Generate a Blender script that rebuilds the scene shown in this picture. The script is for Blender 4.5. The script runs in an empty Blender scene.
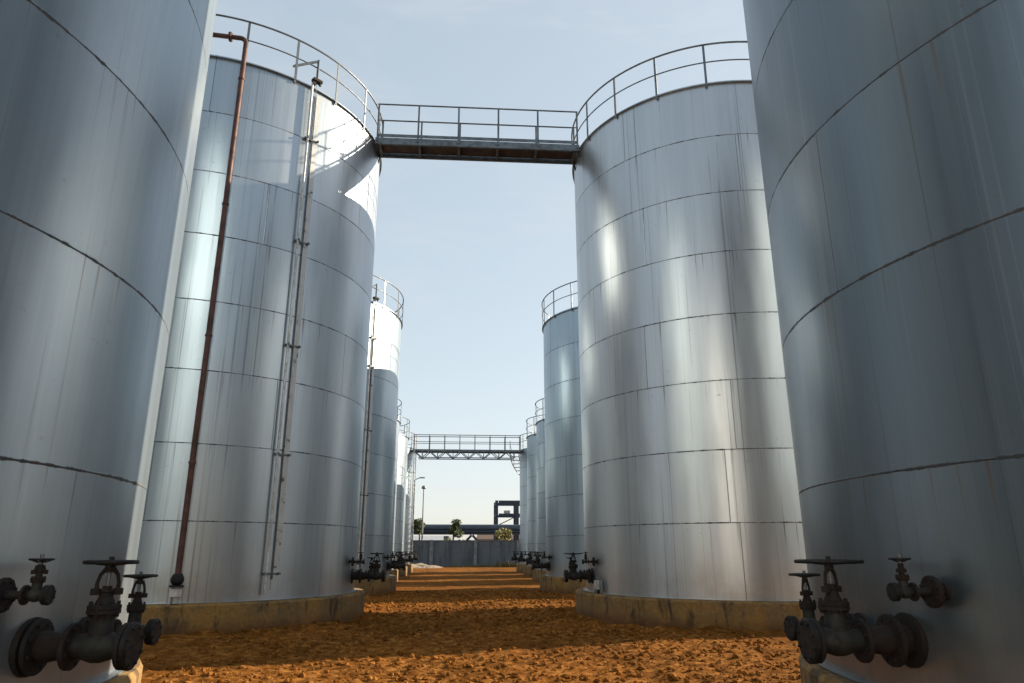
import bpy, math, random
from mathutils import Vector, Matrix, noise
random.seed(11)
PI = math.pi; R_ = math.radians
sc = bpy.context.scene
C = sc.collection

# ------------------------------------------------------------------ render / camera
sc.render.engine = 'CYCLES'
sc.cycles.use_denoising = True
sc.cycles.max_bounces = 8
sc.cycles.glossy_bounces = 5
sc.cycles.diffuse_bounces = 4
sc.cycles.sample_clamp_indirect = 8
sc.view_settings.view_transform = 'Standard'
sc.view_settings.look = 'None'
sc.view_settings.gamma = 1
sc.view_settings.exposure = 1.3
CAMZ = 1.52
cd = bpy.data.cameras.new('camera'); cam = bpy.data.objects.new('camera', cd); C.objects.link(cam)
cam.location = (0, 0, CAMZ); cam.rotation_euler = (R_(90+16.525), 0, R_(-3.84))
cd.sensor_width = 36; cd.lens = 703.9/1024*36; cd.clip_start = .05; cd.clip_end = 5000
sc.camera = cam

# ------------------------------------------------------------------ light
BETA, EL = R_(18.2), R_(20)
sdir = Vector((math.cos(BETA)*math.cos(EL), math.sin(BETA)*math.cos(EL), math.sin(EL)))
sl = bpy.data.lights.new('sun', 'SUN'); so = bpy.data.objects.new('sun', sl); C.objects.link(so)
sl.energy = 5.0; sl.angle = R_(.55); sl.color = (1, .84, .64)
so.rotation_euler = sdir.to_track_quat('Z', 'Y').to_euler(); so.location = (60, 20, 40)
w = bpy.data.worlds.new('World'); sc.world = w; w.use_nodes = True
wn = w.node_tree.nodes; wl = w.node_tree.links
sky = wn.new('ShaderNodeTexSky'); sky.sky_type = 'NISHITA'; sky.sun_disc = False
sky.sun_elevation = EL; sky.sun_rotation = PI/2-BETA
sky.air_density = 1.0; sky.dust_density = 1.0; sky.ozone_density = 2.0; sky.altitude = 0
bg = wn['Background']; bg.inputs['Strength'].default_value = .12
hs = wn.new('ShaderNodeHueSaturation'); hs.inputs['Saturation'].default_value = .88; hs.inputs['Value'].default_value = 1.72; hs.inputs['Hue'].default_value = .490
gm = wn.new('ShaderNodeGamma'); gm.inputs[1].default_value = .38
wl.new(sky.outputs[0], gm.inputs[0]); wl.new(gm.outputs[0], hs.inputs['Color']); tcw = wn.new('ShaderNodeTexCoord'); mpw = wn.new('ShaderNodeMapping'); mpw.inputs['Scale'].default_value = (2.2, 2.2, 6.5); mpw.inputs['Location'].default_value = (.35, .1, 0)
wl.new(tcw.outputs['Generated'], mpw.inputs['Vector'])
cn = wn.new('ShaderNodeTexNoise'); cn.inputs['Scale'].default_value = 1.6; cn.inputs['Detail'].default_value = 7; cn.inputs['Roughness'].default_value = .62; cn.inputs['Distortion'].default_value = .6
wl.new(mpw.outputs[0], cn.inputs['Vector'])
cr_ = wn.new('ShaderNodeMapRange'); cr_.interpolation_type = 'SMOOTHSTEP'
for i_, v_ in ((1, .46), (2, .76), (3, 0.), (4, .28)): cr_.inputs[i_].default_value = v_
wl.new(cn.outputs[0], cr_.inputs[0])
cm = wn.new('ShaderNodeMix'); cm.data_type = 'RGBA'; cm.inputs[7].default_value = (2.75, 2.8, 2.85, 1)
wl.new(cr_.outputs[0], cm.inputs[0]); wl.new(hs.outputs[0], cm.inputs[6]); wl.new(cm.outputs[2], bg.inputs['Color'])

# ------------------------------------------------------------------ materials
class NT:
    def __init__(s, name):
        s.m = bpy.data.materials.new(name); s.m.use_nodes = True
        s.t = s.m.node_tree; s.b = s.t.nodes['Principled BSDF']
    def n(s, typ, **kw):
        nd = s.t.nodes.new('ShaderNode'+typ)
        for k, v in kw.items():
            if k.startswith('i_'): nd.inputs[k[2:].replace('_', ' ')].default_value = v
            else: setattr(nd, k, v)
        return nd
    def l(s, a, b): s.t.links.new(a, b)
    def math(s, op, a, b=None, c=None, clamp=False):
        nd = s.n('Math', operation=op, use_clamp=clamp)
        for i, v in enumerate((a, b, c)):
            if v is None: continue
            if isinstance(v, (int, float)): nd.inputs[i].default_value = v
            else: s.l(v, nd.inputs[i])
        return nd.outputs[0]
    def step(s, v, a, b, lo=0., hi=1.):
        nd = s.n('MapRange', interpolation_type='SMOOTHSTEP')
        s.l(v, nd.inputs[0])
        for i, x in enumerate((a, b, lo, hi)):
            if isinstance(x, (int, float)): nd.inputs[i+1].default_value = x
            else: s.l(x, nd.inputs[i+1])
        return nd.outputs[0]
    def obj(s, sx=1, sy=1, sz=1, rand=0):
        tc = s.n('TexCoord'); mp = s.n('Mapping'); mp.inputs['Scale'].default_value = (sx, sy, sz)
        s.l(tc.outputs['Object'], mp.inputs['Vector'])
        if rand:
            oi = s.n('ObjectInfo'); cx = s.n('CombineXYZ')
            r = s.math('MULTIPLY', oi.outputs['Random'], rand)
            s.l(r, cx.inputs[0]); s.l(r, cx.inputs[1]); s.l(r, cx.inputs[2])
            s.l(cx.outputs[0], mp.inputs['Location'])
        return mp.outputs[0]
    def noise(s, vec, scale, detail=4, rough=.55, out=0, dist=0):
        nd = s.n('TexNoise'); nd.inputs['Scale'].default_value = scale
        nd.inputs['Detail'].default_value = detail; nd.inputs['Roughness'].default_value = rough
        nd.inputs['Distortion'].default_value = dist
        s.l(vec, nd.inputs['Vector']); return nd.outputs[out]
    def mix(s, f, a, b, mode='MIX'):
        nd = s.n('Mix', data_type='RGBA', blend_type=mode)
        for i, v in ((0, f), (6, a), (7, b)):
            if isinstance(v, tuple): nd.inputs[i].default_value = v if len(v) == 4 else (*v, 1)
            elif isinstance(v, (int, float)): nd.inputs[i].default_value = v
            else: s.l(v, nd.inputs[i])
        return nd.outputs[2]
    def bump(s, h, strength, dist=.01, nrm=None):
        nd = s.n('Bump'); nd.inputs['Strength'].default_value = strength; nd.inputs['Distance'].default_value = dist
        s.l(h, nd.inputs['Height'])
        if nrm is not None: s.l(nrm, nd.inputs['Normal'])
        return nd.outputs[0]
    def set(s, **kw):
        for k, v in kw.items():
            k = {'color': 'Base Color', 'rough': 'Roughness', 'metal': 'Metallic', 'normal': 'Normal', 'spec': 'Specular IOR Level'}[k]
            if isinstance(v, tuple): s.b.inputs[k].default_value = (*v, 1)
            elif isinstance(v, (int, float)): s.b.inputs[k].default_value = v
            else: s.l(v, s.b.inputs[k])
        return s.m

def tank_mat(name, course, R, H, rusty=1., tint=(.60, .615, .625)):
    t = NT(name)
    tc = t.n('TexCoord'); sp = t.n('SeparateXYZ'); t.l(tc.outputs['Object'], sp.inputs[0])
    x, y, z = sp.outputs
    fine = t.noise(t.obj(1, 1, 1, 31), 1.9, 5)
    spk = t.noise(t.obj(1, 1, 1, 17), 9, 4, .6)
    streak = t.noise(t.obj(3.1, 3.1, .10, 40), 1, 6, .68)
    streak2 = t.noise(t.obj(19, 19, .3, 23), 1, 3, .55)
    cloud = t.noise(t.obj(.9, .9, .35, 57), 1, 4, .6)
    # horizontal weld seams, one per course of plates
    zc = t.math('DIVIDE', z, course)
    near = t.math('ROUND', zc)
    d = t.math('MULTIPLY', t.math('ABSOLUTE', t.math('SUBTRACT', zc, near)), course)
    tick = t.noise(t.obj(1, 1, 1, 77), 5.5, 6, .75)
    wid = t.math('MULTIPLY_ADD', t.step(tick, .42, .74), .015, .002)
    line = t.step(d, wid, t.math('ADD', wid, .006), 1., 0.)
    inner = t.math('MULTIPLY', t.step(z, .3, .4), t.step(z, H-.4, H-.3, 1., 0.))
    line = t.math('MULTIPLY', line, inner)
    # vertical plate joints, staggered from course to course
    ci = t.math('FLOOR', zc)
    wnz = t.n('TexWhiteNoise', noise_dimensions='2D'); oi = t.n('ObjectInfo')
    cv = t.n('CombineXYZ'); t.l(ci, cv.inputs[0]); t.l(t.math('MULTIPLY', oi.outputs['Random'], 91.7), cv.inputs[1])
    t.l(cv.outputs[0], wnz.inputs['Vector'])
    ang = t.math('DIVIDE', t.math('ARCTAN2', y, x), 2*PI)
    nplate = max(3, round(2*PI*R/5.5))
    fr = t.math('FRACT', t.math('ADD', t.math('MULTIPLY', ang, nplate), t.math('ADD', wnz.outputs['Value'], 4)))
    dv = t.math('MULTIPLY', t.math('ABSOLUTE', t.math('SUBTRACT', fr, .5)), 2*PI*R/nplate)
    vline = t.step(dv, .005, .013, 1., 0.)
    pn = t.n('TexWhiteNoise', noise_dimensions='2D'); pc = t.n('CombineXYZ')
    t.l(t.math('FLOOR', t.math('ADD', t.math('ADD', t.math('MULTIPLY', ang, nplate), wnz.outputs['Value']), 4.5)), pc.inputs[0]); t.l(t.math('MULTIPLY_ADD', oi.outputs['Random'], 37.3, ci), pc.inputs[1])
    t.l(pc.outputs[0], pn.inputs['Vector']); plate = pn.outputs['Value']
    # rust drips under the seams
    fb = t.math('FRACT', zc)
    below = t.step(fb, .62, 1.)
    drip = t.math('MULTIPLY', t.math('MULTIPLY', below, t.step(streak2, .60, .72)), inner)
    # whitish and dark wash streaks
    col = t.mix(t.step(streak, .33, .70), (tint[0]*.86, tint[1]*.87, tint[2]*.88), tint)
    col = t.mix(t.step(streak2, .38, .66, 0., .22), col, (tint[0]*1.15, tint[1]*1.15, tint[2]*1.13))
    col = t.mix(t.step(cloud, .5, .75, 0., .4), col, (tint[0]*.68, tint[1]*.68, tint[2]*.68))
    col = t.mix(t.math('MULTIPLY', t.step(streak2, .58, .74), .38), col, (.17, .19, .18))
    col = t.mix(t.math('MULTIPLY', drip, .75*rusty), col, (.13, .105, .09))
    grime = t.math('MULTIPLY', t.step(z, .05, .9, 1., 0.), t.step(fine, .35, .7))
    col = t.mix(t.math('MULTIPLY', grime, .5), col, (.30, .23, .17))
    col = t.mix(t.step(plate, 0., 1., .0, .22), col, (tint[0]*.55, tint[1]*.56, tint[2]*.58))
    hair = t.noise(t.obj(26, 26, .06, 61), 1, 2, .5)
    zone = t.noise(t.obj(1.3, 1.3, .22, 33), 1, 3, .5)
    col = t.mix(t.math('MULTIPLY', t.math('MULTIPLY', t.step(hair, .60, .70), t.step(zone, .42, .58)), .52), col, (.10, .105, .11))
    col = t.mix(t.math('MULTIPLY', t.math('MULTIPLY', t.step(hair, .40, .31), t.step(zone, .58, .42)), .07), col, (.62, .63, .62))
    smut = t.math('MULTIPLY', t.step(spk, .63, .72), t.step(fine, .52, .64))
    col = t.mix(t.math('MULTIPLY', smut, .45), col, (.16, .14, .13))
    col = t.mix(t.math('MULTIPLY', vline, .75), col, (.10, .10, .10))
    lc = t.mix(t.step(fine, .52, .68), (.030, .032, .034), (.055, .040, .032))
    col = t.mix(t.math('MULTIPLY', line, .92), col, lc)
    met = t.math('SUBTRACT', .82, t.math('ADD', t.math('MULTIPLY', line, .6), t.math('ADD', t.math('MULTIPLY', grime, .3), t.math('MULTIPLY', drip, .3))), clamp=True)
    rg = t.math('ADD', t.step(streak, .3, .75, .30, .355), t.step(streak2, .3, .7, .0, .03))
    rg = t.math('ADD', rg, t.math('ADD', t.math('MULTIPLY', line, .3), t.math('MULTIPLY', plate, .035)))
    warp = t.noise(t.obj(.75, .75, .22, 71), 1, 2, .5)
    b1 = t.bump(warp, .32, .12)
    b2 = t.bump(streak2, .025, .01, b1)
    b3 = t.bump(t.math('ADD', line, t.math('MULTIPLY', vline, .4)), .55, .012, b2)
    return t.set(color=col, metal=met, rough=rg, normal=b3)

def simple(name, c, rough=.5, metal=0., var=.25, c2=None, scale=6, bump=.1, thr=(.4, .62)):
    t = NT(name); v = t.obj(1, 1, 1, 13)
    a = t.noise(v, scale, 5, .6); b = t.noise(v, scale*5, 3)
    col = t.mix(t.step(a, *thr), c, c2 or tuple(k*(1-var*1.6) for k in c))
    col = t.mix(t.step(b, .4, .7, 0, .4), col, tuple(min(k*(1+var), 1) for k in c))
    return t.set(color=col, rough=t.step(a, .3, .7, max(rough-.1, .05), min(rough+.12, 1)), metal=metal, normal=t.bump(b, bump, .01))

M = {}
M['galv'] = simple('galvanised_steel', (.14, .165, .18), .45, .5, c2=(.09, .10, .11))
M['galv_light'] = simple('pale_galvanised_steel', (.50, .52, .53), .5, .35, c2=(.36, .35, .33))
M['deckunder'] = simple('rusty_deck_plate', (.085, .050, .034), .8, .1, c2=(.05, .036, .03), scale=3)
M['rust'] = simple('red_brown_rusty_paint', (.085, .030, .019), .6, .1, c2=(.045, .020, .013), scale=4)
M['valve'] = simple('dark_rusted_cast_iron', (.006, .0052, .0048), .85, .0, c2=(.017, .0075, .0045), scale=11, bump=.4)
M['valvegrey'] = simple('worn_grey_green_valve_paint', (.012, .014, .0125), .75, .0, c2=(.009, .006, .0045), scale=9, bump=.3, thr=(.48, .58))
M['black'] = simple('black_iron', (.007, .007, .007), .65, .2, scale=14, bump=.4)
M['blue'] = simple('dark_blue_steel_paint', (.030, .048, .072), .6, .1)
M['pipeblue'] = simple('grey_blue_pipe_paint', (.06, .08, .105), .5, .2)
M['lampgrey'] = simple('grey_lamp_pole_paint', (.20, .21, .22), .5, .3)
M['white'] = simple('dirty_white_paint', (.62, .61, .58), .6, 0, c2=(.45, .42, .37))
M['roofred'] = simple('brown_roof_sheet', (.16, .10, .075), .7)
M['board'] = simple('worn_gauge_board', (.40, .42, .43), .5, .3, c2=(.06, .055, .05), scale=5, thr=(.60, .66))
M['cream'] = simple('cream_wall_paint', (.72, .64, .50), .8, 0, c2=(.62, .54, .41), scale=1)
M['bark'] = simple('bark', (.09, .065, .045), .9)
M['gravel'] = simple('pale_rubble', (.30, .24, .18), .95, c2=(.17, .12, .08), scale=3, bump=.6)

def leafmat(name, a, b):
    t = NT(name); g = t.n('NewGeometry')
    col = t.mix(g.outputs['Random Per Island'], a, b)
    m = t.set(color=col, rough=.65)
    t.b.inputs['Transmission Weight'].default_value = 0
    return m
M['leaf'] = leafmat('green_leaves', (.035, .060, .018), (.085, .105, .035))
M['leafy'] = leafmat('yellow_green_leaves', (.12, .12, .025), (.20, .17, .04))
M['weed'] = leafmat('dry_weeds', (.09, .08, .025), (.17, .13, .05))
M['hazy'] = leafmat('far_grey_green_leaves', (.06, .075, .05), (.11, .115, .075))

def soil_mat():
    t = NT('orange_brown_soil'); v = t.obj()
    a = t.noise(v, .55, 5, .6); b = t.noise(v, 5.5, 6, .65); c = t.noise(v, 32, 4, .65)
    col = t.mix(t.step(a, .36, .66), (.100, .038, .0075), (.175, .068, .014))
    col = t.mix(t.step(b, .42, .68, 0, .7), col, (.40, .175, .045))
    col = t.mix(t.step(c, .5, .75, 0, .5), col, (.05, .017, .004))
    big = t.noise(v, .23, 4, .6); col = t.mix(t.step(big, .46, .64, 0, .5), col, (.095, .038, .009))
    h = t.math('ADD', t.math('MULTIPLY', b, .7), t.math('MULTIPLY', c, .3))
    return t.set(color=col, rough=1., spec=.02, normal=t.bump(h, .6, .03))
M['soil'] = soil_mat()

def plinth_mat():
    t = NT('stained_ochre_concrete'); v = t.obj(1, 1, 1, 29)
    a = t.noise(v, 1.6, 5, .65); b = t.noise(v, 14, 4)
    sv = t.obj(2.6, 2.6, .75, 19); s = t.noise(sv, 1, 6, .68, 0, .8)
    col = t.mix(t.step(a, .38, .62), (.24, .135, .036), (.15, .10, .045))
    col = t.mix(t.step(b, .45, .7, 0, .4), col, (.31, .20, .085))
    col = t.mix(t.step(s, .50, .66, 0, .92), col, (.030, .022, .014))
    sp = t.n('SeparateXYZ'); tc = t.n('TexCoord'); t.l(tc.outputs['Object'], sp.inputs[0])
    mud = t.math('MULTIPLY', t.step(sp.outputs[2], .02, t.math('MULTIPLY_ADD', b, .5, .05), 1, 0), t.step(a, .2, .5))
    col = t.mix(t.math('MULTIPLY', mud, .8), col, (.10, .038, .009))
    return t.set(color=col, rough=.9, normal=t.bump(t.math('ADD', b, a), .8, .03))
M['plinth'] = plinth_mat()

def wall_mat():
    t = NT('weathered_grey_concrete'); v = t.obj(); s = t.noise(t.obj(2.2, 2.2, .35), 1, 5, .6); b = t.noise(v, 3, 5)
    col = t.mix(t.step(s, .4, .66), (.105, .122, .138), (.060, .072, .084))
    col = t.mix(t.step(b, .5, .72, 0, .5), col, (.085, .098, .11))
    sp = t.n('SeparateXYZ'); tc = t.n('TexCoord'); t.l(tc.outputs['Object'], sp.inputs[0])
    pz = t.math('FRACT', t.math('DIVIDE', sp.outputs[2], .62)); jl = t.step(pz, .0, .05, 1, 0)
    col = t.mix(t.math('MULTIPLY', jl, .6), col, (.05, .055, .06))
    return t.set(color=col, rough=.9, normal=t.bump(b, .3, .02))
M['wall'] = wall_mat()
M['pillar'] = simple('pale_concrete', (.17, .19, .20), .9, c2=(.11, .125, .135), scale=2)

# ------------------------------------------------------------------ mesh builder
class MB:
    def __init__(s): s.v = []; s.f = []; s.sm = []
    def add(s, vs, fs, smooth=False, mat=None):
        k = len(s.v)
        s.v += [tuple(mat @ Vector(p)) if mat else tuple(p) for p in vs]
        s.f += [tuple(i+k for i in f) for f in fs]; s.sm += [smooth]*len(fs); return s
    def box(s, c, d, rz=0, mat=None):
        x, y, z = (k/2 for k in d); cz, sz = math.cos(rz), math.sin(rz)
        vs = []
        for a in (-x, x):
            for b in (-y, y):
                for e in (-z, z): vs.append((c[0]+a*cz-b*sz, c[1]+a*sz+b*cz, c[2]+e))
        return s.add(vs, [(0, 1, 3, 2), (4, 6, 7, 5), (0, 4, 5, 1), (2, 3, 7, 6), (0, 2, 6, 4), (1, 5, 7, 3)], False, mat)
    def tube(s, path, r, seg=10, closed=False, smooth=True):
        P = [Vector(p) for p in path]; n = len(P); rs = r if isinstance(r, (list, tuple)) else [r]*n
        vs = []; up = None
        for i in range(n):
            if closed: d = P[(i+1) % n]-P[i-1]
            else: d = P[min(i+1, n-1)]-P[max(i-1, 0)]
            d.normalize()
            if up is None: up = d.orthogonal().normalized()
            up = (up-d*up.dot(d))
            up = up.normalized() if up.length > 1e-6 else d.orthogonal().normalized()
            q = d.cross(up)
            for k in range(seg):
                a = 2*PI*k/seg; vs.append(P[i]+(up*math.cos(a)+q*math.sin(a))*rs[i])
        fs = []
        for i in range(n if closed else n-1):
            j = (i+1) % n
            for k in range(seg):
                k2 = (k+1) % seg; fs.append((i*seg+k, i*seg+k2, j*seg+k2, j*seg+k))
        s.add(vs, fs, smooth)
        if not closed:
            s.add(vs[:seg], [tuple(range(seg))[::-1]]); s.add(vs[-seg:], [tuple(range(seg))])
        return s
    def bar(s, a, b, w, h):
        a = Vector(a); b = Vector(b); d = (b-a).normalized()
        u = Vector((0, 0, 1)).cross(d)
        u = u.normalized() if u.length > 1e-4 else Vector((1, 0, 0))
        q = d.cross(u); vs = []
        for p in (a, b):
            for i, j in ((-1, -1), (1, -1), (1, 1), (-1, 1)): vs.append(p+u*i*w/2+q*j*h/2)
        return s.add(vs, [(3, 2, 1, 0), (4, 5, 6, 7), (0, 1, 5, 4), (1, 2, 6, 5), (2, 3, 7, 6), (3, 0, 4, 7)])
    def lathe(s, prof, seg=24, axis='Z', org=(0, 0, 0), smooth=True, caps=True):
        # prof: (radius, height along axis)
        def pt(r, h, a):
            c, d = r*math.cos(a), r*math.sin(a)
            p = (c, d, h) if axis == 'Z' else (h, c, d)
            return (p[0]+org[0], p[1]+org[1], p[2]+org[2])
        n = len(prof); vs = [pt(r, h, 2*PI*k/seg) for r, h in prof for k in range(seg)]
        fs = [(i*seg+k, i*seg+(k+1) % seg, (i+1)*seg+(k+1) % seg, (i+1)*seg+k) for i in range(n-1) for k in range(seg)]
        s.add(vs, fs, smooth)
        if caps:
            s.add(vs[:seg], [tuple(range(seg))[::-1]]); s.add(vs[-seg:], [tuple(range(seg))])
        return s
    def ring(s, R, z, r, seg=96, ts=8, a0=0, a1=None):
        if a1 is None: return s.tube([(R*math.cos(2*PI*i/seg), R*math.sin(2*PI*i/seg), z) for i in range(seg)], r, ts, True)
        n = max(3, int(seg*abs(a1-a0)/(2*PI)))
        return s.tube([(R*math.cos(a0+(a1-a0)*i/n), R*math.sin(a0+(a1-a0)*i/n), z) for i in range(n+1)], r, ts)
    def build(s, name, mat, parent=None, loc=(0, 0, 0), rz=0, label=None):
        me = bpy.data.meshes.new(name); me.from_pydata(s.v, [], s.f); me.update()
        me.polygons.foreach_set('use_smooth', s.sm)
        me.materials.append(mat)
        o = bpy.data.objects.new(name, me); C.objects.link(o); o.location = loc; o.rotation_euler = (0, 0, rz)
        if parent: o.parent = parent
        if label: o['label'] = label
        return o

def tag(o, label=None, cat=None, group=None, kind=None):
    for k, v in (('label', label), ('category', cat), ('group', group), ('kind', kind)):
        if v: o[k] = v
    return o
def empty(name, loc=(0, 0, 0), rz=0, **kw):
    o = bpy.data.objects.new(name, None); o.empty_display_size = .2; C.objects.link(o)
    o.location = loc; o.rotation_euler = (0, 0, rz); return tag(o, **kw)
def copy_tree(o, parent=None):
    kids = [k for k in o.children]
    c = o.copy(); C.objects.link(c); c.parent = parent
    for ch in kids: copy_tree(ch, c)
    return c

# ------------------------------------------------------------------ ground
def gh(x, y):
    if abs(x) > 14 or y > 75 or y < -6: return 0.
    f = min(1, (14-abs(x))/6, (75-y)/10, (y+6)/4)
    h = .055*noise.noise((x*.35, y*.35, 3.)) + .03*noise.noise((x*1.1, y*1.1, 9.))
    k = 1 if y < 13 else max(.3, 1-(y-13)*.08)
    n = noise.noise((x*3.1, y*3.1, 1.7)); h += k*.028*n
    n = noise.noise((x*8.3, y*8.3, 5.1)); h += k*.026*n
    n = noise.noise((x*17, y*17, 2.2)); h += k*.018*n
    for px, py, pr in ((-6.66, 5.53, 4.12), (6.87, 5.475, 4.0), (-6.75, 18.26, 4.37), (6.965, 18.15, 4.14)):
        dd = math.hypot(x-px, y-py)-pr
        if dd < 1.2: h += .13*math.exp(-max(dd, 0)/.3)*(.45+.75*noise.noise((x*1.7, y*1.7, 4.)))
    return h*f-.01
def axis(segs):
    out = []
    for a, b, st in segs:
        n = max(1, round((b-a)/st)); out += [a+(b-a)*i/n for i in range(n)]
    return out+[segs[-1][1]]
gx = axis([(-900, -100, 200), (-100, -14, 12), (-14, -5, .9), (-5, 5, .055), (5, 14, .9), (14, 100, 12), (100, 900, 200)])
gy = axis([(-900, -100, 200), (-100, -6, 10), (-6, 4.5, .6), (4.5, 14, .05), (14, 26, .1), (26, 75, .3), (75, 140, 8), (140, 1500, 170)])
g = MB(); nx = len(gx)
g.v = [(x, y, gh(x, y)) for y in gy for x in gx]
g.f = [(j*nx+i, j*nx+i+1, (j+1)*nx+i+1, (j+1)*nx+i) for j in range(len(gy)-1) for i in range(nx-1)]
g.sm = [True]*len(g.f)
tag(g.build('ground', M['soil']), kind='structure')

# loose clods of soil
ico_v = []; t_ = (1+5**.5)/2
for a, b in ((-1, t_), (1, t_), (-1, -t_), (1, -t_)): ico_v += [(a, b, 0), (0, a, b), (b, 0, a)]
ico_v = [Vector(p).normalized() for p in ico_v]
ico_f = []
L = (ico_v[0]-min((v for v in ico_v[1:]), key=lambda q: (q-ico_v[0]).length)).length*1.05
for i in range(12):
    for j in range(i+1, 12):
        for k in range(j+1, 12):
            A, B, D = ico_v[i], ico_v[j], ico_v[k]
            if (A-B).length < L and (B-D).length < L and (A-D).length < L:
                ico_f.append((i, j, k) if (B-A).cross(D-A).dot(A) > 0 else (i, k, j))
cl = MB()
def clod(m, x, y, r, sink=.35):
    q = Matrix.Rotation(random.uniform(0, 6.28), 3, Vector((random.gauss(0, 1), random.gauss(0, 1), random.gauss(0, 1))).normalized())
    sx, sy, sz = r*random.uniform(.75, 1.35), r*random.uniform(.75, 1.35), r*random.uniform(.55, .95)
    z = gh(x, y)+sz*(1-2*sink)
    vs = []
    for p in ico_v:
        p = q @ p; p = p*random.uniform(.78, 1.18)
        vs.append((x+p.x*sx, y+p.y*sy, z+p.z*sz))
    m.add(vs, ico_f)
for i in range(30000):
    y = 5.2+(random.random()**1.7)*24
    x = random.uniform(-4.6, 5.6) if y > 8 else random.uniform(-2.5, 3.0)
    if any((x-cx)**2+(y-cy)**2 < 4.25**2 for cx, cy in ((-6.66, 5.53), (6.87, 5.475), (-6.75, 18.26), (6.965, 18.15))): continue
    r = min(.046, .0075*random.paretovariate(1.6)) * (1 if y < 14 else 1.25)
    clod(cl, x, y, r)
tag(cl.build('soil_clods', M['soil']), 'loose orange brown soil clods strewn over the bare ground between the tanks', 'soil', kind='stuff')

# ------------------------------------------------------------------ tanks
PZ = .565
ORD = ['nearest', 'second', 'third', 'fourth', 'fifth', 'farthest']
TANKS = [  # row, x, y, radius, height, courses, ring phase of the railing posts (deg)
    ('left', -6.66, 5.53, 3.95, 12.0, 8, 2), ('left', -6.75, 18.26, 4.10, 12.0, 8, -4.4), ('left', -6.7, 29.2, 3.85, 10.45, 7, 5),
    ('left', -6.7, 38.5, 3.12, 7.72, 6, 3), ('left', -6.7, 46.2, 3.01, 8.03, 6, 9), ('left', -6.7, 54.0, 2.84, 8.35, 6, 4),
    ('right', 6.87, 5.475, 3.83, 12.0, 8, 0), ('right', 6.965, 18.15, 3.87, 12.0, 8, 0), ('right', 6.9, 29.3, 3.53, 10.45, 7, 6),
    ('right', 6.9, 38.5, 2.95, 7.75, 6, 2), ('right', 6.9, 46.2, 2.8, 8.15, 6, 7), ('right', 6.9, 54.0, 2.68, 8.3, 6, 0)]
DESC = ['tall silver steel tank filling the left edge, with a sunlit sliver',
        'second silver tank of the left row, with red brown standpipe and level gauge',
        'third silver tank of the left row, top sunlit, level gauge up its side',
        'fourth silver tank of the left row, narrow and sunlit behind the gauge tank',
        'fifth silver tank of the left row, sunlit, just before the ladder tank',
        'last silver tank of the left row, with white ladder and truss bridge end',
        'tall silver steel tank filling the right edge, wholly in shade',
        'second silver tank of the right row, carrying the right end of the near walkway',
        'third silver tank of the right row, tall one just behind the walkway tank',
        'fourth silver tank of the right row, lower one behind the third tall tank',
        'fifth silver tank of the right row, low one between two narrow neighbours',
        'last silver tank of the right row, with stair treads at the truss bridge']
post = MB().box((0, 0, .475), (.022, .055, 1.25)); post_me = None

def flange_mb(m, x, r, th, nb=8, bolt=.016, bx=None):
    m.lathe([(r*.97, x-th/2), (r, x-th/2+.004), (r, x+th/2-.004), (r*.97, x+th/2)], 28, 'X', smooth=False)
    for k in range(nb):
        a = 2*PI*(k+.5)/nb; rr = r*.8
        m.lathe([(bolt, x-th/2-bolt*1.1), (bolt, x+th/2+bolt*1.1)], 6, 'X', (0, rr*math.cos(a), rr*math.sin(a)), smooth=False)
    return m

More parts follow.
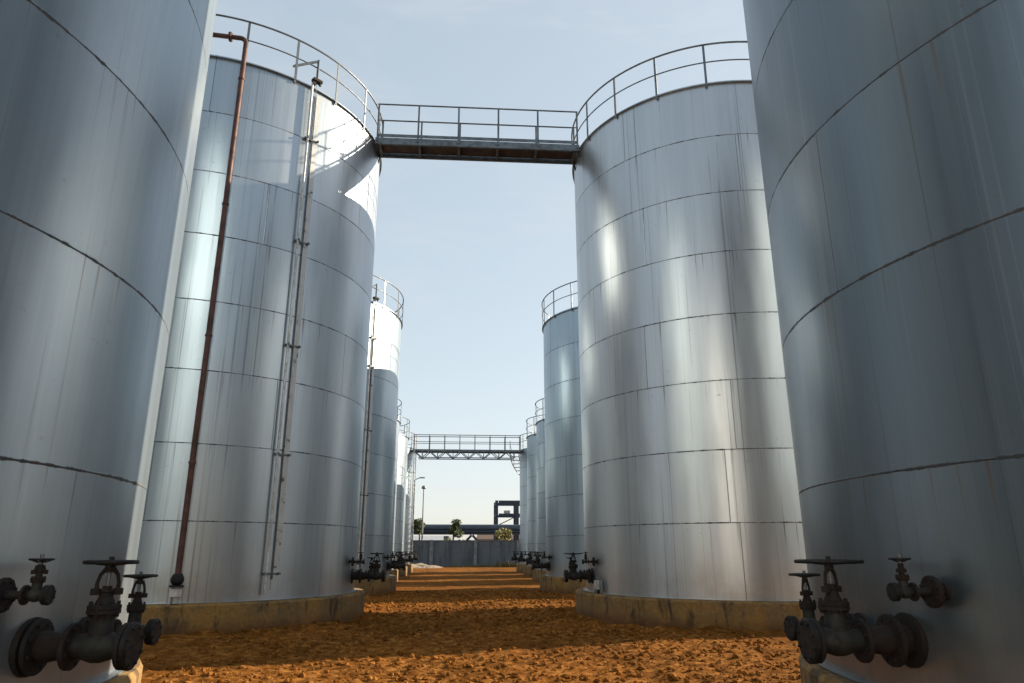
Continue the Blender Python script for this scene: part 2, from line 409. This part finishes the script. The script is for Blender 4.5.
TINT = {0: .35, 1: .45, 2: .39, 6: .20, 7: .55, 8: .40, 12: .78, 13: .78}
tank_objs = []
TANKS += [('left', -6.66, -7.2, 3.95, 12.0, 8, 2), ('left', -6.66, -19.9, 3.95, 12.0, 8, 2)]   # the left row goes on behind the camera
DESC += ['silver tank of the left row standing behind the photographer', 'second silver tank of the left row behind the photographer']
for i, (row, cx, cy, R, H, nc, ph) in enumerate(TANKS):
    k = i % 6
    base = MB(); Rp = R+(.17 if k == 0 else .27)
    base.lathe([(Rp+.0, -.5), (Rp, PZ-.04), (Rp-.03, PZ), (R-.2, PZ), (.01, PZ)], 220, smooth=False)
    for f in range(len(base.f)): base.sm[f] = False
    for f in range(len(base.v)):
        vx, vy, vz = base.v[f]; rr = math.hypot(vx, vy)
        if rr > 1 and vz > 0:
            q = 1+(.012*noise.noise((vx*2+i*7, vy*2, 3))+.010*noise.noise((vx*7+i*7, vy*7, 5)))/rr
            base.v[f] = (vx*q, vy*q, vz-(abs(.030*noise.noise((vx*6, vy*6+i*5, 8))) if rr < Rp+.1 and rr > R+.1 else 0))
    p = base.build('concrete_plinth', M['plinth'], loc=(cx, cy, 0))
    tag(p, 'round stained ochre concrete plinth under the %s tank of the %s row' % (ORD[k], row) if i < 12 else
        'round ochre concrete plinth behind the photographer, %s one' % ('first' if i == 12 else 'second'), 'plinth', 'round concrete plinths under the tanks')
    T = empty('storage_tank', (cx, cy, PZ), label=DESC[i], cat='storage tank', group='silver storage tanks in two rows')
    sh = MB()
    sh.lathe([(R, 0), (R, H)], 160, caps=False)
    sh.lathe([(R+.07, .0), (R+.07, .012), (R, .012)], 160, smooth=False, caps=False)
    sh.lathe([(R, H-.075), (R+.012, H-.075), (R+.012, H-.068), (R+.065, H-.068), (R+.065, H-.06), (R+.01, H-.058), (R+.01, H), (R-.03, H+.002)], 160, smooth=False, caps=False)
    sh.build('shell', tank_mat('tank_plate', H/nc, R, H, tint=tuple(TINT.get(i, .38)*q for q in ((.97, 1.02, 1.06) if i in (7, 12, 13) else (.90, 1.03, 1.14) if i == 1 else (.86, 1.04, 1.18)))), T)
    rf = MB(); rf.lathe([(R-.02, H), (R*.5, H+.22), (.02, H+.34)], 96, caps=False)
    rf.lathe([(.3, H+.2), (.3, H+.6), (.36, H+.6), (.36, H+.64), (.01, H+.66)], 20, smooth=False, caps=False)
    rf.build('roof', M['galv_light'], T)
    Rr = R+.045
    gr = MB().ring(Rr, H+1.08, .024, 120).ring(Rr, H+.56, .017, 120)
    go = gr.build('guard_rail', M['galv'], T)
    npost = (22 if i == 1 else 20 if R > 3.3 else 16) if i < 12 else 0
    for q in range(npost):
        a = R_(ph)+2*PI*q/npost
        if post_me is None:
            po = post.build('rail_post', M['galv'], go); post_me = po.data
        else:
            po = bpy.data.objects.new('rail_post', post_me); C.objects.link(po); po.parent = go
        po.location = ((Rr-.004)*math.cos(a), (Rr-.004)*math.sin(a), H); po.rotation_euler = (0, 0, a)
    tank_objs.append(T)

# level gauges on the second and third tank of the left row
def level_gauge(T, az, R, H, whole=True):
    # local frame: x outward, y tangential
    def P(r, t, z):
        a = az; return ((R+r)*math.cos(a)-t*math.sin(a), (R+r)*math.sin(a)+t*math.cos(a), z)
    m = MB()
    m.tube([P(.10, -.06, .12), P(.10, -.06, H+.02)], .028, 10)
    g = m.build('level_gauge', M['galv_light'], T, label='grey gauge pipe and board running up the tank side')
    b = MB(); b.box(P(.045, .17, H/2+.1), (.02, .12, H-.6), az); b.build('gauge_board', M['board'], g)
    wv = MB().tube([P(.11, .04, .2), P(.11, .04, H+.1)], .007, 6); wv.build('gauge_wire', M['galv'], g)
    for z in [.5, 2.9, 5.3, 7.8, H-1.5]:
        br = MB(); br.box(P(.08, -.06, z), (.16, .035, .05), az); br.box(P(.05, .06, z), (.03, .34, .04), az)
        br.box(P(.10, .22, z), (.05, .04, .05), az)
        br.build('bracket', M['galv'], g)
    pl = MB(); pl.box(P(.11, .05, H+.13), (.14, .24, .07), az); pl.box(P(.11, -.03, H+.05), (.07, .07, .14), az)
    pl.lathe([(.06, -.02), (.06, .02)], 14, 'X', P(.12, .13, H+.08))
    pl.build('pulley_box', M['valve'], g)
    ar = MB(); ar.bar(P(.10, .05, H+.2), P(.10, .05, H+.75), .05, .05); ar.bar(P(.10, .05, H+.72), P(-.02, -.55, H+.3), .05, .05)
    ar.build('pulley_arm', M['galv'], g)
level_gauge(tank_objs[1], R_(-46.8), 4.10, 12)
level_gauge(tank_objs[2], R_(-40), 3.85, 10.45)

# red-brown standpipe on the second left tank
def standpipe(T, az, R, H):
    d = Vector((math.cos(az), math.sin(az), 0)); c = d*(R+.15)
    e = Vector((-1, -.12, 0)).normalized(); ea = math.atan2(e.y, e.x)
    path = [c+Vector((0, 0, .45)), c+Vector((0, 0, H+.37))]
    for q in range(1, 7):
        a = PI/2*q/6; path.append(c+e*.14*(1-math.cos(a))+Vector((0, 0, H+.37+.14*math.sin(a))))
    end = c+e*2.2+Vector((0, 0, H+.51)); path.append(end)
    s = MB().tube(path, .055, 14).build('standpipe', M['rust'], T, label='red brown rusty standpipe turning left above the tank rim')
    for dist in (.36, .95, 2.15):
        f = MB(); flange_mb(f, 0, .115, .05, 6, .012)
        f.build('pipe_flange', M['rust'], s, c+e*dist+Vector((0, 0, H+.51)), ea)
    for z in (2.6, 5.2, 8.2, H-.6):
        b = MB(); b.box((d*(R+.075)+Vector((0, 0, z))), (.15, .04, .05), az)
        b.lathe([(.072, z-.02), (.072, z+.02)], 14, 'Z', (c.x, c.y, 0)); b.build('pipe_clamp', M['rust'], s)
    v = MB(); v.lathe([(.02, .33), (.085, .34), (.115, .40), (.115, .46), (.08, .53), (.064, .54)], 18, 'Z', (c.x, c.y, 0))
    v.lathe([(.13, .30), (.13, .33)], 20, 'Z', (c.x, c.y, 0), smooth=False)
    v.build('foot_valve', M['black'], s)
    st = MB()
    for sx in (-.09, .09):
        t = Vector((-d.y, d.x, 0))*sx; st.bar(c+t+Vector((0, 0, .0)), c+t+Vector((0, 0, .31)), .035, .035)
    st.box((c.x, c.y, .2), (.10, .20, .14), az)
    st.build('pipe_stand', M['galv_light'], s)
standpipe(tank_objs[1], R_(-70.2), 4.10, 12)

# nozzles on the shells and the gate valves on them
def handwheel(r, z, tube, spokes=5, mat='black', tilt=0):
    hk = min(1, r/.15); m = MB(); m.tube([(r*math.cos(2*PI*k/36), r*math.sin(2*PI*k/36), z) for k in range(36)], tube, 8, True)
    for k in range(spokes):
        a = 2*PI*k/spokes+.3; m.bar((.02*math.cos(a), .02*math.sin(a), z-.018), (r*math.cos(a), r*math.sin(a), z), tube*1.5, tube*1.1)
    m.lathe([(.030*hk, z-.035*hk), (.030*hk, z+.012*hk), (.016*hk, z+.014*hk), (.016*hk, z+.035*hk)], 10, smooth=False)
    return m
def gate_valve(fr, hl, zt, hw, neck, pipe_len, blind=True):
    """fr flange radius, hl half length along x, zt height of the handwheel above the axis, hw handwheel radius,
    pipe_len: from the inner flange back to the nozzle flange"""
    T = empty('gate_valve')
    b = MB(); br = fr*.70
    b.lathe([(neck, -hl), (neck, -hl*.62), (br*.86, -hl*.42), (br, -hl*.15), (br, hl*.15), (br*.86, hl*.42), (neck, hl*.62), (neck, hl)], 24, 'X')
    zb = zt*.44
    b.lathe([(br*.80, 0), (br*.72, zb*.55), (br*.70, zb-.028*zt/.515)], 20, 'Z')
    for sgn in (-1, 1): b.lathe([(br*.93, hl*.13*sgn-.012), (br*.99, hl*.13*sgn), (br*.93, hl*.13*sgn+.012)], 24, 'X', caps=False)
    b.build('body', M['valvegrey'], T)
    f = MB(); flange_mb(f, -hl, fr, min(.034, fr*.28), 8, fr*.075); f.build('flange', M['valve'], T)
    f = MB(); flange_mb(f, hl, fr, min(.034, fr*.28), 8, fr*.075); f.build('flange', M['valve'], T)
    if blind:
        f = MB(); bt = min(.034, fr*.28); f.lathe([(fr*.98, hl+bt*.6), (fr*1.02, hl+bt*.75), (fr*1.02, hl+bt*1.5), (fr*.93, hl+bt*1.7)], 26, 'X', smooth=False)
        for k in range(8):
            a = 2*PI*(k+.5)/8; f.lathe([(fr*.075, hl+bt*1.6), (fr*.075, hl+bt*2.05)], 6, 'X', (0, fr*.8*math.cos(a), fr*.8*math.sin(a)), smooth=False)
        f.build('blind_flange', M['black'], T)
    bo = MB(); Rb = br*1.02
    kz = zt/.515; bo.lathe([(Rb, zb-.03*kz), (Rb, zb-.006*kz)], 20, smooth=False); bo.lathe([(Rb, zb-.002*kz), (Rb, zb+.022*kz), (br*.62, zb+.03*kz), (br*.42, zb+.075*kz), (br*.40, zb+.10*kz), (br*.5, zb+.105*kz), (br*.5, zb+.12*kz)], 20, smooth=False)
    for k in range(8):
        a = 2*PI*k/8; bo.lathe([(fr*.085, zb-.05*kz), (fr*.085, zb+.045*kz)], 6, 'Z', (Rb*.85*math.cos(a), Rb*.85*math.sin(a), 0), smooth=False)
    bo.build('bonnet', M['valve'], T)
    y0 = zb+.105*kz; y1 = zt-.035; yk = MB(); yw = br*.60; ks = min(1, .35+.65*fr/.142)
    for sgn in (-1, 1):
        yk.tube([(0, sgn*yw, y0), (0, sgn*yw*1.05, y0+(y1-y0)*.35), (0, sgn*yw*.86, y0+(y1-y0)*.7), (0, sgn*.018, y1)], [.016*ks, .0115*ks, .0115*ks, .015*ks], 8)
        yk.lathe([(.030*ks, y0-.02*ks), (.030*ks, y0+.02*ks)], 8, 'Z', (0, sgn*yw*1.1, 0), smooth=False)
    yk.lathe([(.028*ks, y1-.03*ks), (.032*ks, y1), (.024*ks, y1+.012*ks)], 12)
    yk.lathe([(.03*ks, y0-.0), (.03*ks, y0+.035*ks)], 10)
    o = yk.build('yoke', M['valve'], T); o.rotation_euler = (0, 0, PI/2+.5)
    MB().lathe([(.012, y0), (.012, zt+.03)], 8).build('stem', M['galv'], T)
    handwheel(hw, zt, max(.0065, min(.013, hw*.085))).build('handwheel', M['black'], T)
    if pipe_len > .005:
        pp = MB(); pp.lathe([(neck*1.25, -hl-pipe_len), (neck*1.25, -hl-pipe_len*.7), (neck, -hl-pipe_len*.2), (neck, -hl)], 20, 'X')
        pp.build('pipe', M['valve'], T)
    return T
KINDS = {  # dy from tank centre, stem distance from shell, axis z, (fr, hl, zt, hw, neck)
    'large': dict(dy=-.48, off=.45, z=.93, fr=.142, hl=.165, zt=.515, hw=(.155, .215), neck=.075),
    'medium': dict(dy=.10, off=.40, z=.955, fr=.088, hl=.125, zt=.385, hw=(.108, .108), neck=.045),
    'small': dict(dy=-.85, off=.27, z=1.262, fr=.058, hl=.060, zt=.205, hw=(.063, .062), neck=.022)}
protos = {}
noz = {}
for i, (row, cx, cy, R, H, nc, ph) in enumerate(TANKS[:12]):
    k = i % 6; side = 1 if row == 'left' else -1
    for kind, q in KINDS.items():
        dy = q['dy']*(R/3.95); off = q['off']
        if i == 1 and kind == 'large': off = .57; 
        if i == 1: dy += .35
        if i == 6: off += {'large': .05, 'medium': 0, 'small': 0}[kind]; dy = -.45 if kind == 'large' else dy
        if i == 0: off -= {'large': .03, 'medium': .05, 'small': .03}[kind]
        xs = math.sqrt(R*R-dy*dy)                    # shell distance at this dy
        X = cx+side*(xs+off); Y = cy+dy
        plen = q['off']-.09-q['hl'] if kind != 'small' else .11
        key = (kind, row)
        if key not in protos:
            protos[key] = gate_valve(q['fr'], q['hl'], q['zt'], q['hw'][0 if side > 0 else 1], q['neck'], plen)
            v = protos[key]
        else: v = copy_tree(protos[key])
        v.location = (X, Y, q['z']); v.rotation_euler = (0, 0, 0 if side > 0 else PI)
        size = {'large': 'large dark gate valve with broad handwheel', 'medium': 'medium dark gate valve just behind the large one',
                'small': 'small rusted valve on a thin pipe, nearest one'}[kind]
        tag(v, '%s, %s %s tank' % (size, ORD[k], row), 'valve', 'gate valves at the feet of the tanks')
        # nozzle welded to the shell: part of the tank
        n = MB(); nr = q['neck']*1.25; d = xs-.05
        reach = off-q['hl']-plen
        n.lathe([(nr, d), (nr, xs+reach-.02)], 20, 'X')
        flange_mb(n, xs+reach-.017, q['fr']*(1.2 if kind != 'small' else 1.75), .032, 8, .012)
        n.lathe([(nr*1.9, xs-.03), (nr*1.9, xs+.014)], 20, 'X')
        n.build('nozzle', M['valve'], tank_objs[i], (0, dy, q['z']-PZ) if side > 0 else (0, dy, q['z']-PZ), 0 if side > 0 else PI)

# ------------------------------------------------------------------ near walkway between the second tanks
def walkway():
    zt = PZ+12.0+.02; y0, y1 = 17.48, 18.22; xa, xb = -2.66, 3.10
    W = empty('walkway', ((xa+xb)/2, (y0+y1)/2, zt), label='grey steel walkway with railings bridging the two second tanks high up', cat='walkway')
    ox, oy = (xa+xb)/2, (y0+y1)/2
    def P(x, y, z): return (x-ox, y-oy, z)
    MB().box(P(ox, oy, -.035), (xb-xa, y1-y0-.12, .03)).build('deck', M['deckunder'], W)
    for y in (y0, y1):
        s = 1 if y == y1 else -1
        b = MB().box(P(ox, y, -.08), (xb-xa, .012, .20)); b.box(P(ox, y-s*.03, .016), (xb-xa, .05, .010)); b.box(P(ox, y-s*.035, -.176), (xb-xa, .055, .010))
        b.build('side_beam', M['galv'], W)
        kp = MB().box(P(ox, y+s*.009, .085), (xb-xa-.1, .006, .10)); kp.build('kick_plate', M['galv'], W)
    for j in range(6):
        x = xa+.12+(xb-xa-.24)*j/5
        MB().box(P(x, oy, -.115), (.06, y1-y0-.03, .10)).build('cross_beam', M['galv'], W)
    for y in (y0, y1):
        s = 1 if y == y1 else -1; yy = y+s*.025
        gr = MB().tube([P(xa+.03, yy, 1.08), P(xb-.03, yy, 1.08)], .022, 8); gr.tube([P(xa+.05, yy, .56), P(xb-.05, yy, .56)], .016, 8)
        go = gr.build('guard_rail', M['galv'], W)
        for j in range(6):
            x = xa+.06+(xb-xa-.12)*j/5 + (.03 if s > 0 else 0)
            MB().box(P(x, yy, .49), (.05, .02, 1.18)).build('rail_post', M['galv'], go)
    for x, s in ((xa+.06, 1), (xb-.06, -1)):
        for y in (y0, y1):
            MB().bar(P(x, y, -.18), P(x-s*.06, y, -.36), .04, .04).build('bracket', M['black'], W)
walkway()

# ------------------------------------------------------------------ far truss bridge with the stair at its right end
def truss_bridge():
    xa, xb = -3.85, 4.25; y0, y1 = 53.1, 54.0; zt = 8.78
    ox, oy = (xa+xb)/2, (y0+y1)/2
    W = empty('truss_bridge', (ox, oy, zt), label='far grey truss footbridge with railings spanning between the last two tanks', cat='footbridge')
    def P(x, y, z): return (x-ox, y-oy, z)
    MB().box(P(ox, oy, -.04), (xb-xa, y1-y0, .08)).build('deck', M['galv'], W)
    for y in (y0, y1):
        t = MB(); t.box(P(ox, y, -.10), (xb-xa, .07, .12)); t.box(P(ox-.1, y, -.62), (xb-xa-1.0, .06, .07))
        n = 13; x0, x1 = xa+.1, xb-.5
        for j in range(n):
            xx0 = x0+(x1-x0)*j/n; xx1 = x0+(x1-x0)*(j+1)/n
            za, zb = (-.12, -.62) if j % 2 == 0 else (-.62, -.12)
            t.bar(P(xx0, y, za), P(xx1, y, zb), .055, .055)
            if j % 2 == 0: t.bar(P(xx1, y, -.12), P(xx1, y, -.62), .04, .04)
        t.build('truss', M['galv'], W)
        gr = MB().tube([P(xa, y, 1.08), P(xb, y, 1.08)], .028, 6); gr.tube([P(xa, y, .56), P(xb, y, .56)], .022, 6)
        go = gr.build('guard_rail', M['galv'], W)
        for j in range(8):
            x = xa+.05+(xb-xa-.1)*j/7
            MB().box(P(x, y, .52), (.055, .03, 1.12)).build('rail_post', M['galv'], go)
truss_bridge()
def tank_stair():
    cx, cy, R = 6.9, 54.0, 2.68
    S = empty('spiral_stair', (cx, cy, PZ), label='stair of pale treads winding down the last right hand tank below the truss bridge', cat='stair')
    st = MB(); n = 15
    def P(r, a, z): return ((R+r)*math.cos(a), (R+r)*math.sin(a), z)
    a0 = R_(178); da = -R_(6.5)
    for s_ in (.06, .72):
        path = [P(s_, a0+da*j, 8.1-.23*j) for j in range(n)]
        MB().tube(path, .035, 6).build('stringer', M['galv_light'], S)
    for j in range(n):
        MB().box(P(.39, a0+da*j, 8.1-.23*j), (.66, .25, .035), a0+da*j).build('tread', M['galv_light'], S)
    rail = MB().tube([P(.74, a0+da*j, 8.1-.23*j+.95) for j in range(n)], .02, 6)
    for j in range(0, n, 4): rail.bar(P(.74, a0+da*j, 8.1-.23*j), P(.74, a0+da*j, 8.1-.23*j+.95), .03, .03)
    rail.build('hand_rail', M['galv'], S)
tank_stair()
def tank_ladder(T, az, R, H):
    def P(r, t, z): return ((R+r)*math.cos(az)-t*math.sin(az), (R+r)*math.sin(az)+t*math.cos(az), z)
    m = MB()
    for t in (-.22, .22): m.bar(P(.2, t, .1), P(.2, t, H+1.0), .06, .06)
    l = m.build('ladder', M['white'], T, label='white ladder up the tank side')
    for z in range(int((H+.8)/.3)):
        MB().tube([P(.2, -.22, .3+z*.3), P(.2, .22, .3+z*.3)], .018, 6).build('rung', M['white'], l)
    for z in (1.5, 4, 6.5, H-.4):
        b = MB()
        for t in (-.22, .22): b.bar(P(0, t, z), P(.2, t, z), .04, .04)
        b.build('bracket', M['white'], l)
tank_ladder(tank_objs[5], R_(-14), 2.9, 8.35)

# ------------------------------------------------------------------ boundary wall and what stands beyond it
def rail_box(name, mat, c, d, parent=None, rz=0): return MB().box(c, d, rz).build(name, mat, parent)
wl_ = empty('boundary_wall', (0, 72, 0), label='grey weathered concrete boundary wall closing the lane between the tank rows', cat='wall')
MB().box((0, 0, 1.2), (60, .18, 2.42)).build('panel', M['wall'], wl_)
for j in range(-8, 9):
    x = -3.05+j*4.0 if j <= 0 else 1.25+(j-1)*4.2
    MB().box((x, -.06, 1.24), (.34, .36, 2.52)).build('pillar', M['pillar'], wl_)
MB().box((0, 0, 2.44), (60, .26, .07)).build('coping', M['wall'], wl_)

pb = empty('pipe_bridge', (0, 90, 0), label='long grey blue pipeline carried on posts beyond the boundary wall', cat='pipeline')
MB().tube([(-45, 0, 4.15), (45, 0, 4.15)], .44, 16).build('pipe', M['pipeblue'], pb)
MB().box((0, -.1, 3.5), (90, .9, .26)).build('beam', M['blue'], pb)
MB().tube([(-45, -.55, 3.72), (45, -.55, 3.72)], .12, 10).build('pipe', M['blue'], pb)
for x in (-26, -14.5, -2.05, 12, 24): MB().box((x, 0, 1.6), (.62, .7, 3.2)).build('support_post', M['pillar'], pb)
fr = MB(); fr.bar((-1.2, -.5, .9), (1.05, -.5, 3.3), .28, .28); fr.bar((3.4, -.5, .9), (1.15, -.5, 3.3), .28, .28)
fr.box((-1.2, -.5, .45), (.32, .32, .9)); fr.box((3.4, -.5, .45), (.32, .32, .9)); fr.box((1.1, -.5, 1.3), (3.4, .2, .2))
fr.build('trestle', M['blue'], pb)

sf = empty('steel_frame', (7.5, 96, 0), label='dark blue open steel frame with stair rails standing beyond the pipeline', cat='steel frame')
for x in (-3.1, -.35, 2.6, 5.5):
    for y in (0, 4.5): MB().box((x, y, 3.95), (.38, .40, 7.9)).build('column', M['blue'], sf)
for y in (0, 4.5):
    for z in (7.68, 6.05): MB().box((1.2, y, z), (8.05, .38, .42 if z > 7 else .32)).build('beam', M['blue'], sf)
for x in (-3.1, 5.5):
    for z in (7.62, 6.05): MB().box((x, 2.25, z), (.3, 4.2, .34)).build('cross_beam', M['blue'], sf)
for z in (6.4, 6.75, 7.1):
    MB().tube([(0, .4, z), (5.3, .4, z)], .05, 6).build('rail', M['galv_light'], sf)
stx = MB()
for j in range(12): stx.box((2.2-.22*j, 1.4, 6.0-.2*j), (.3, 1.0, .05))
stx.bar((2.3, .95, 6.05), (-.4, .95, 3.65), .05, .2); stx.build('stair', M['roofred'], sf)
MB().box((-1.6, 2.2, 6.45), (.8, 1.0, .5)).build('machine', M['galv_light'], sf)
brc = MB(); brc.bar((-2.9, .05, 4.7), (-.6, .05, 5.8), .12, .12); brc.build('brace', M['blue'], sf)

hb = empty('low_building', (9.5, 118, 0), label='pale low building with brown roof far behind the boundary wall', cat='building')
MB().box((0, 0, 1.6), (14, 6, 3.2)).build('wall', M['white'], hb)
rf = MB(); rf.add([(-7.4, -3.4, 3.2), (7.4, -3.4, 3.2), (7.4, 3.4, 3.2), (-7.4, 3.4, 3.2), (-7.0, 0, 4.5), (7.0, 0, 4.5)], [(0, 1, 5, 4), (2, 3, 4, 5), (0, 4, 3), (1, 2, 5), (0, 3, 2, 1)])
rf.build('roof', M['roofred'], hb)
for x in (-5, -2.5, 0, 2.5, 5): MB().box((x, -3.02, 1.7), (1.1, .06, 1.2)).build('window', M['blue'], hb)
hb2 = empty('low_building', (-8, 130, 0), label='long white low building glimpsed under the pipeline on the left', cat='building')
MB().box((0, 0, 1.5), (12, 6, 3.0)).build('wall', M['white'], hb2)
rf = MB(); rf.add([(-6.4, -3.4, 3.0), (6.4, -3.4, 3.0), (6.4, 3.4, 3.0), (-6.4, 3.4, 3.0), (-6.0, 0, 4.0), (6.0, 0, 4.0)], [(0, 1, 5, 4), (2, 3, 4, 5), (0, 4, 3), (1, 2, 5), (0, 3, 2, 1)])
rf.build('roof', M['galv_light'], hb2)

def lamp(x, y, h, arm, label):
    T = empty('street_lamp', (x, y, 0), label=label, cat='street lamp', group='street lamps beyond the wall')
    MB().tube([(0, 0, 0), (0, 0, h*.5), (0, 0, h)], [.11, .085, .06], 10).build('pole', M['lampgrey'], T)
    MB().lathe([(.2, 0), (.2, .04), (.13, .05), (.13, .35)], 12).build('base', M['lampgrey'], T)
    if arm:
        MB().tube([(0, 0, h-.1), (.25, 0, h+.1), (arm, 0, h+.22)], .045, 8).build('arm', M['lampgrey'], T)
        MB().box((arm+.25, 0, h+.22), (.6, .24, .12)).build('lamp_head', M['lampgrey'], T)
    else:
        MB().lathe([(.06, h), (.26, h+.06), (.26, h+.28), (.1, h+.42)], 12).build('lamp_head', M['lampgrey'], T)
lamp(-5.62, 82, 9.25, .6, 'grey street lamp with a side arm, the left one beside the last left tank')
lamp(-4.66, 84, 8.35, 0, 'grey street lamp with a round head on top, right of the armed one')

def leaves(m, c, rad, n, size, rnd):
    for _ in range(n):
        while True:
            p = Vector((rnd.uniform(-1, 1), rnd.uniform(-1, 1), rnd.uniform(-1, 1)))
            if p.length < 1: break
        p = Vector((c[0]+p.x*rad[0], c[1]+p.y*rad[1], c[2]+p.z*rad[2]))
        u = Vector((rnd.gauss(0, 1), rnd.gauss(0, 1), rnd.gauss(0, .6))).normalized(); v = u.orthogonal().normalized()
        s = size*rnd.uniform(.6, 1.4)
        m.add([p-u*s, p+v*s*.5, p+u*s, p-v*s*.5], [(0, 1, 2, 3)])
def tree(name, x, y, h, rad, mat, label, n=700, seed=1, size=.16, trunk=.16, cat='tree', group=None):
    rnd = random.Random(seed); T = empty(name, (x, y, 0), label=label, cat=cat, group=group)
    m = MB(); m.tube([(0, 0, 0), (.05, 0, h*.4), (-.04, .05, h*.85)], [trunk, trunk*.7, trunk*.3], 8)
    cr = MB(); zc = h-rad*1.1
    for q in range(9):
        a = rnd.uniform(0, 6.28); rr = rad*rnd.uniform(.2, .75); zz = zc+rnd.uniform(-.9, .75)*rad
        e = (rr*math.cos(a), rr*math.sin(a), zz)
        m.tube([(0, 0, zz-.5*rad), ((rr*.5)*math.cos(a), rr*.5*math.sin(a), zz-.2*rad), e], [trunk*.4, trunk*.3, trunk*.12], 6)
        s = rad*rnd.uniform(.24, .62); leaves(cr, e, (s, s, s*.85), n//9, size, rnd)
    m.build('trunk', M['bark'], T); cr.build('crown', M[mat], T)
tree('leafy_tree', -1.15, 86, 5.35, 1.15, 'leaf', 'dark green bushy tree rising above the pipeline in the middle', 1500, 3)
tree('leafy_tree', -5.15, 87, 5.2, .8, 'leaf', 'small dark green tree above the pipeline beside the left lamp', 900, 5)
tree('leafy_tree', 4.5, 86, 4.3, 1.1, 'leafy', 'yellow green bushy tree in front of the blue steel frame', 1300, 7, .17)
for j, (x, y, h, rr, mt) in enumerate([(-11, 100, 3.9, 1.4, 'hazy'), (-4.2, 101, 3.2, 1.2, 'leaf'), (.4, 104, 3.1, 1.5, 'hazy'), (-2.4, 86, 2.95, .9, 'leafy'), (10.5, 88, 4.0, 1.6, 'leaf')]):
    tree('shrub', x, y, h, rr, mt, ['grey green bush at the far left beyond the wall', 'dark bush low under the pipeline right of the lamps', 'grey green bush under the pipeline behind the trestle', 'olive bush at the foot of the bushy middle tree', 'dark bush hidden mostly by the right tanks'][j], 500, 20+j, .17, .08, 'bush', 'bushes beyond the wall')
# far tree line
tl = MB(); rnd = random.Random(4)
for j in range(130):
    x = -140+280*j/130+rnd.uniform(-1, 1); h = rnd.uniform(1.3, 2.4)
    leaves(tl, (x, 190+rnd.uniform(-6, 6), h), (2.2, 2, h), 60, .45, rnd)
tag(tl.build('distant_trees', M['hazy']), 'low distant tree line along the horizon behind the buildings', 'trees', kind='stuff')
# weeds at the foot of the wall
wd = MB(); rnd = random.Random(9)
for j in range(60):
    x = rnd.uniform(1.0, 6.0) if j % 3 else rnd.uniform(-2.5, 2.5); y = 71.4-rnd.random()*1.4
    hh = rnd.uniform(.25, .75) if x > 2.8 else rnd.uniform(.15, .4)
    for q in range(18):
        a = rnd.uniform(0, 6.28); le = hh*rnd.uniform(.6, 1.2); p = Vector((x+rnd.uniform(-.2, .2), y+rnd.uniform(-.2, .2), -.02))
        e = p+Vector((math.cos(a)*le*.35, math.sin(a)*le*.35, le)); u = Vector((-math.sin(a), math.cos(a), 0))*.03
        wd.add([p-u, p+u, e], [(0, 1, 2)])
tag(wd.build('weeds', M['weed']), 'dry yellow green weeds growing along the foot of the boundary wall', 'weeds', kind='stuff')
# pale rubble heap at the left end of the wall
hp = MB(); n = 26
def hz(u, v): return max(0, (1-u*u)*(1-v*v))
vs = []
for a in range(n+1):
    for b in range(n+1):
        u, v = a/n*2-1, b/n*2-1
        vs.append((u*2.6, v*2.0, .36*hz(u, v)*(1+.5*noise.noise((u*3, v*3, 0)))+.05*noise.noise((u*12, v*12, 4))*(1 if hz(u, v) > 0 else 0)-.03))
hp.add(vs, [(a*(n+1)+b, (a+1)*(n+1)+b, (a+1)*(n+1)+b+1, a*(n+1)+b+1) for a in range(n) for b in range(n)])
h = hp.build('rubble_heap', M['gravel'], loc=(-4.3, 68.5, 0)); tag(h, 'pale sunlit rubble heap at the left end of the boundary wall', 'rubble heap')

# unseen cream building added behind the camera to warm the tanks' reflections
wh = empty('added_warehouse', (5, -36, 0), label='unseen cream building with grey roof, added behind the photographer to warm the tank reflections', cat='added_warehouse')
MB().box((0, 0, 5), (38, 14, 10)).build('wall', M['cream'], wh)
rf = MB(); rf.add([(-19.5, -7.6, 10), (19.5, -7.6, 10), (19.5, 7.6, 10), (-19.5, 7.6, 10), (-19.5, 0, 13), (19.5, 0, 13)], [(0, 1, 5, 4), (2, 3, 4, 5), (0, 4, 3), (1, 2, 5), (0, 3, 2, 1)])
rf.build('roof', M['galv_light'], wh)
MB().box((-5, 7.02, 2.2), (4.5, .08, 4.4)).build('door', M['galv_light'], wh)
for x in (-14, 2, 8, 14): MB().box((x, 7.02, 5.5), (2.2, .08, 1.4)).build('window', M['blue'], wh)

# small junction box at the foot of the second right tank
a = R_(-165); R2 = 3.87
jb = empty('junction_box', (6.965+(R2+.1)*math.cos(a), 18.15+(R2+.1)*math.sin(a), PZ), a, label='small pale junction box with bent conduit at the foot of the second right tank', cat='junction box')
MB().box((0, .06, .19), (.12, .20, .20)).build('box', M['galv_light'], jb)
MB().tube([(0, -.10, 0), (0, -.10, .27), (.0, -.06, .33), (0, .12, .34), (0, .18, .30), (0, .18, 0)], .018, 8).build('conduit', M['galv'], jb)
MB().box((0, .06, .045), (.06, .06, .09)).build('foot', M['black'], jb)
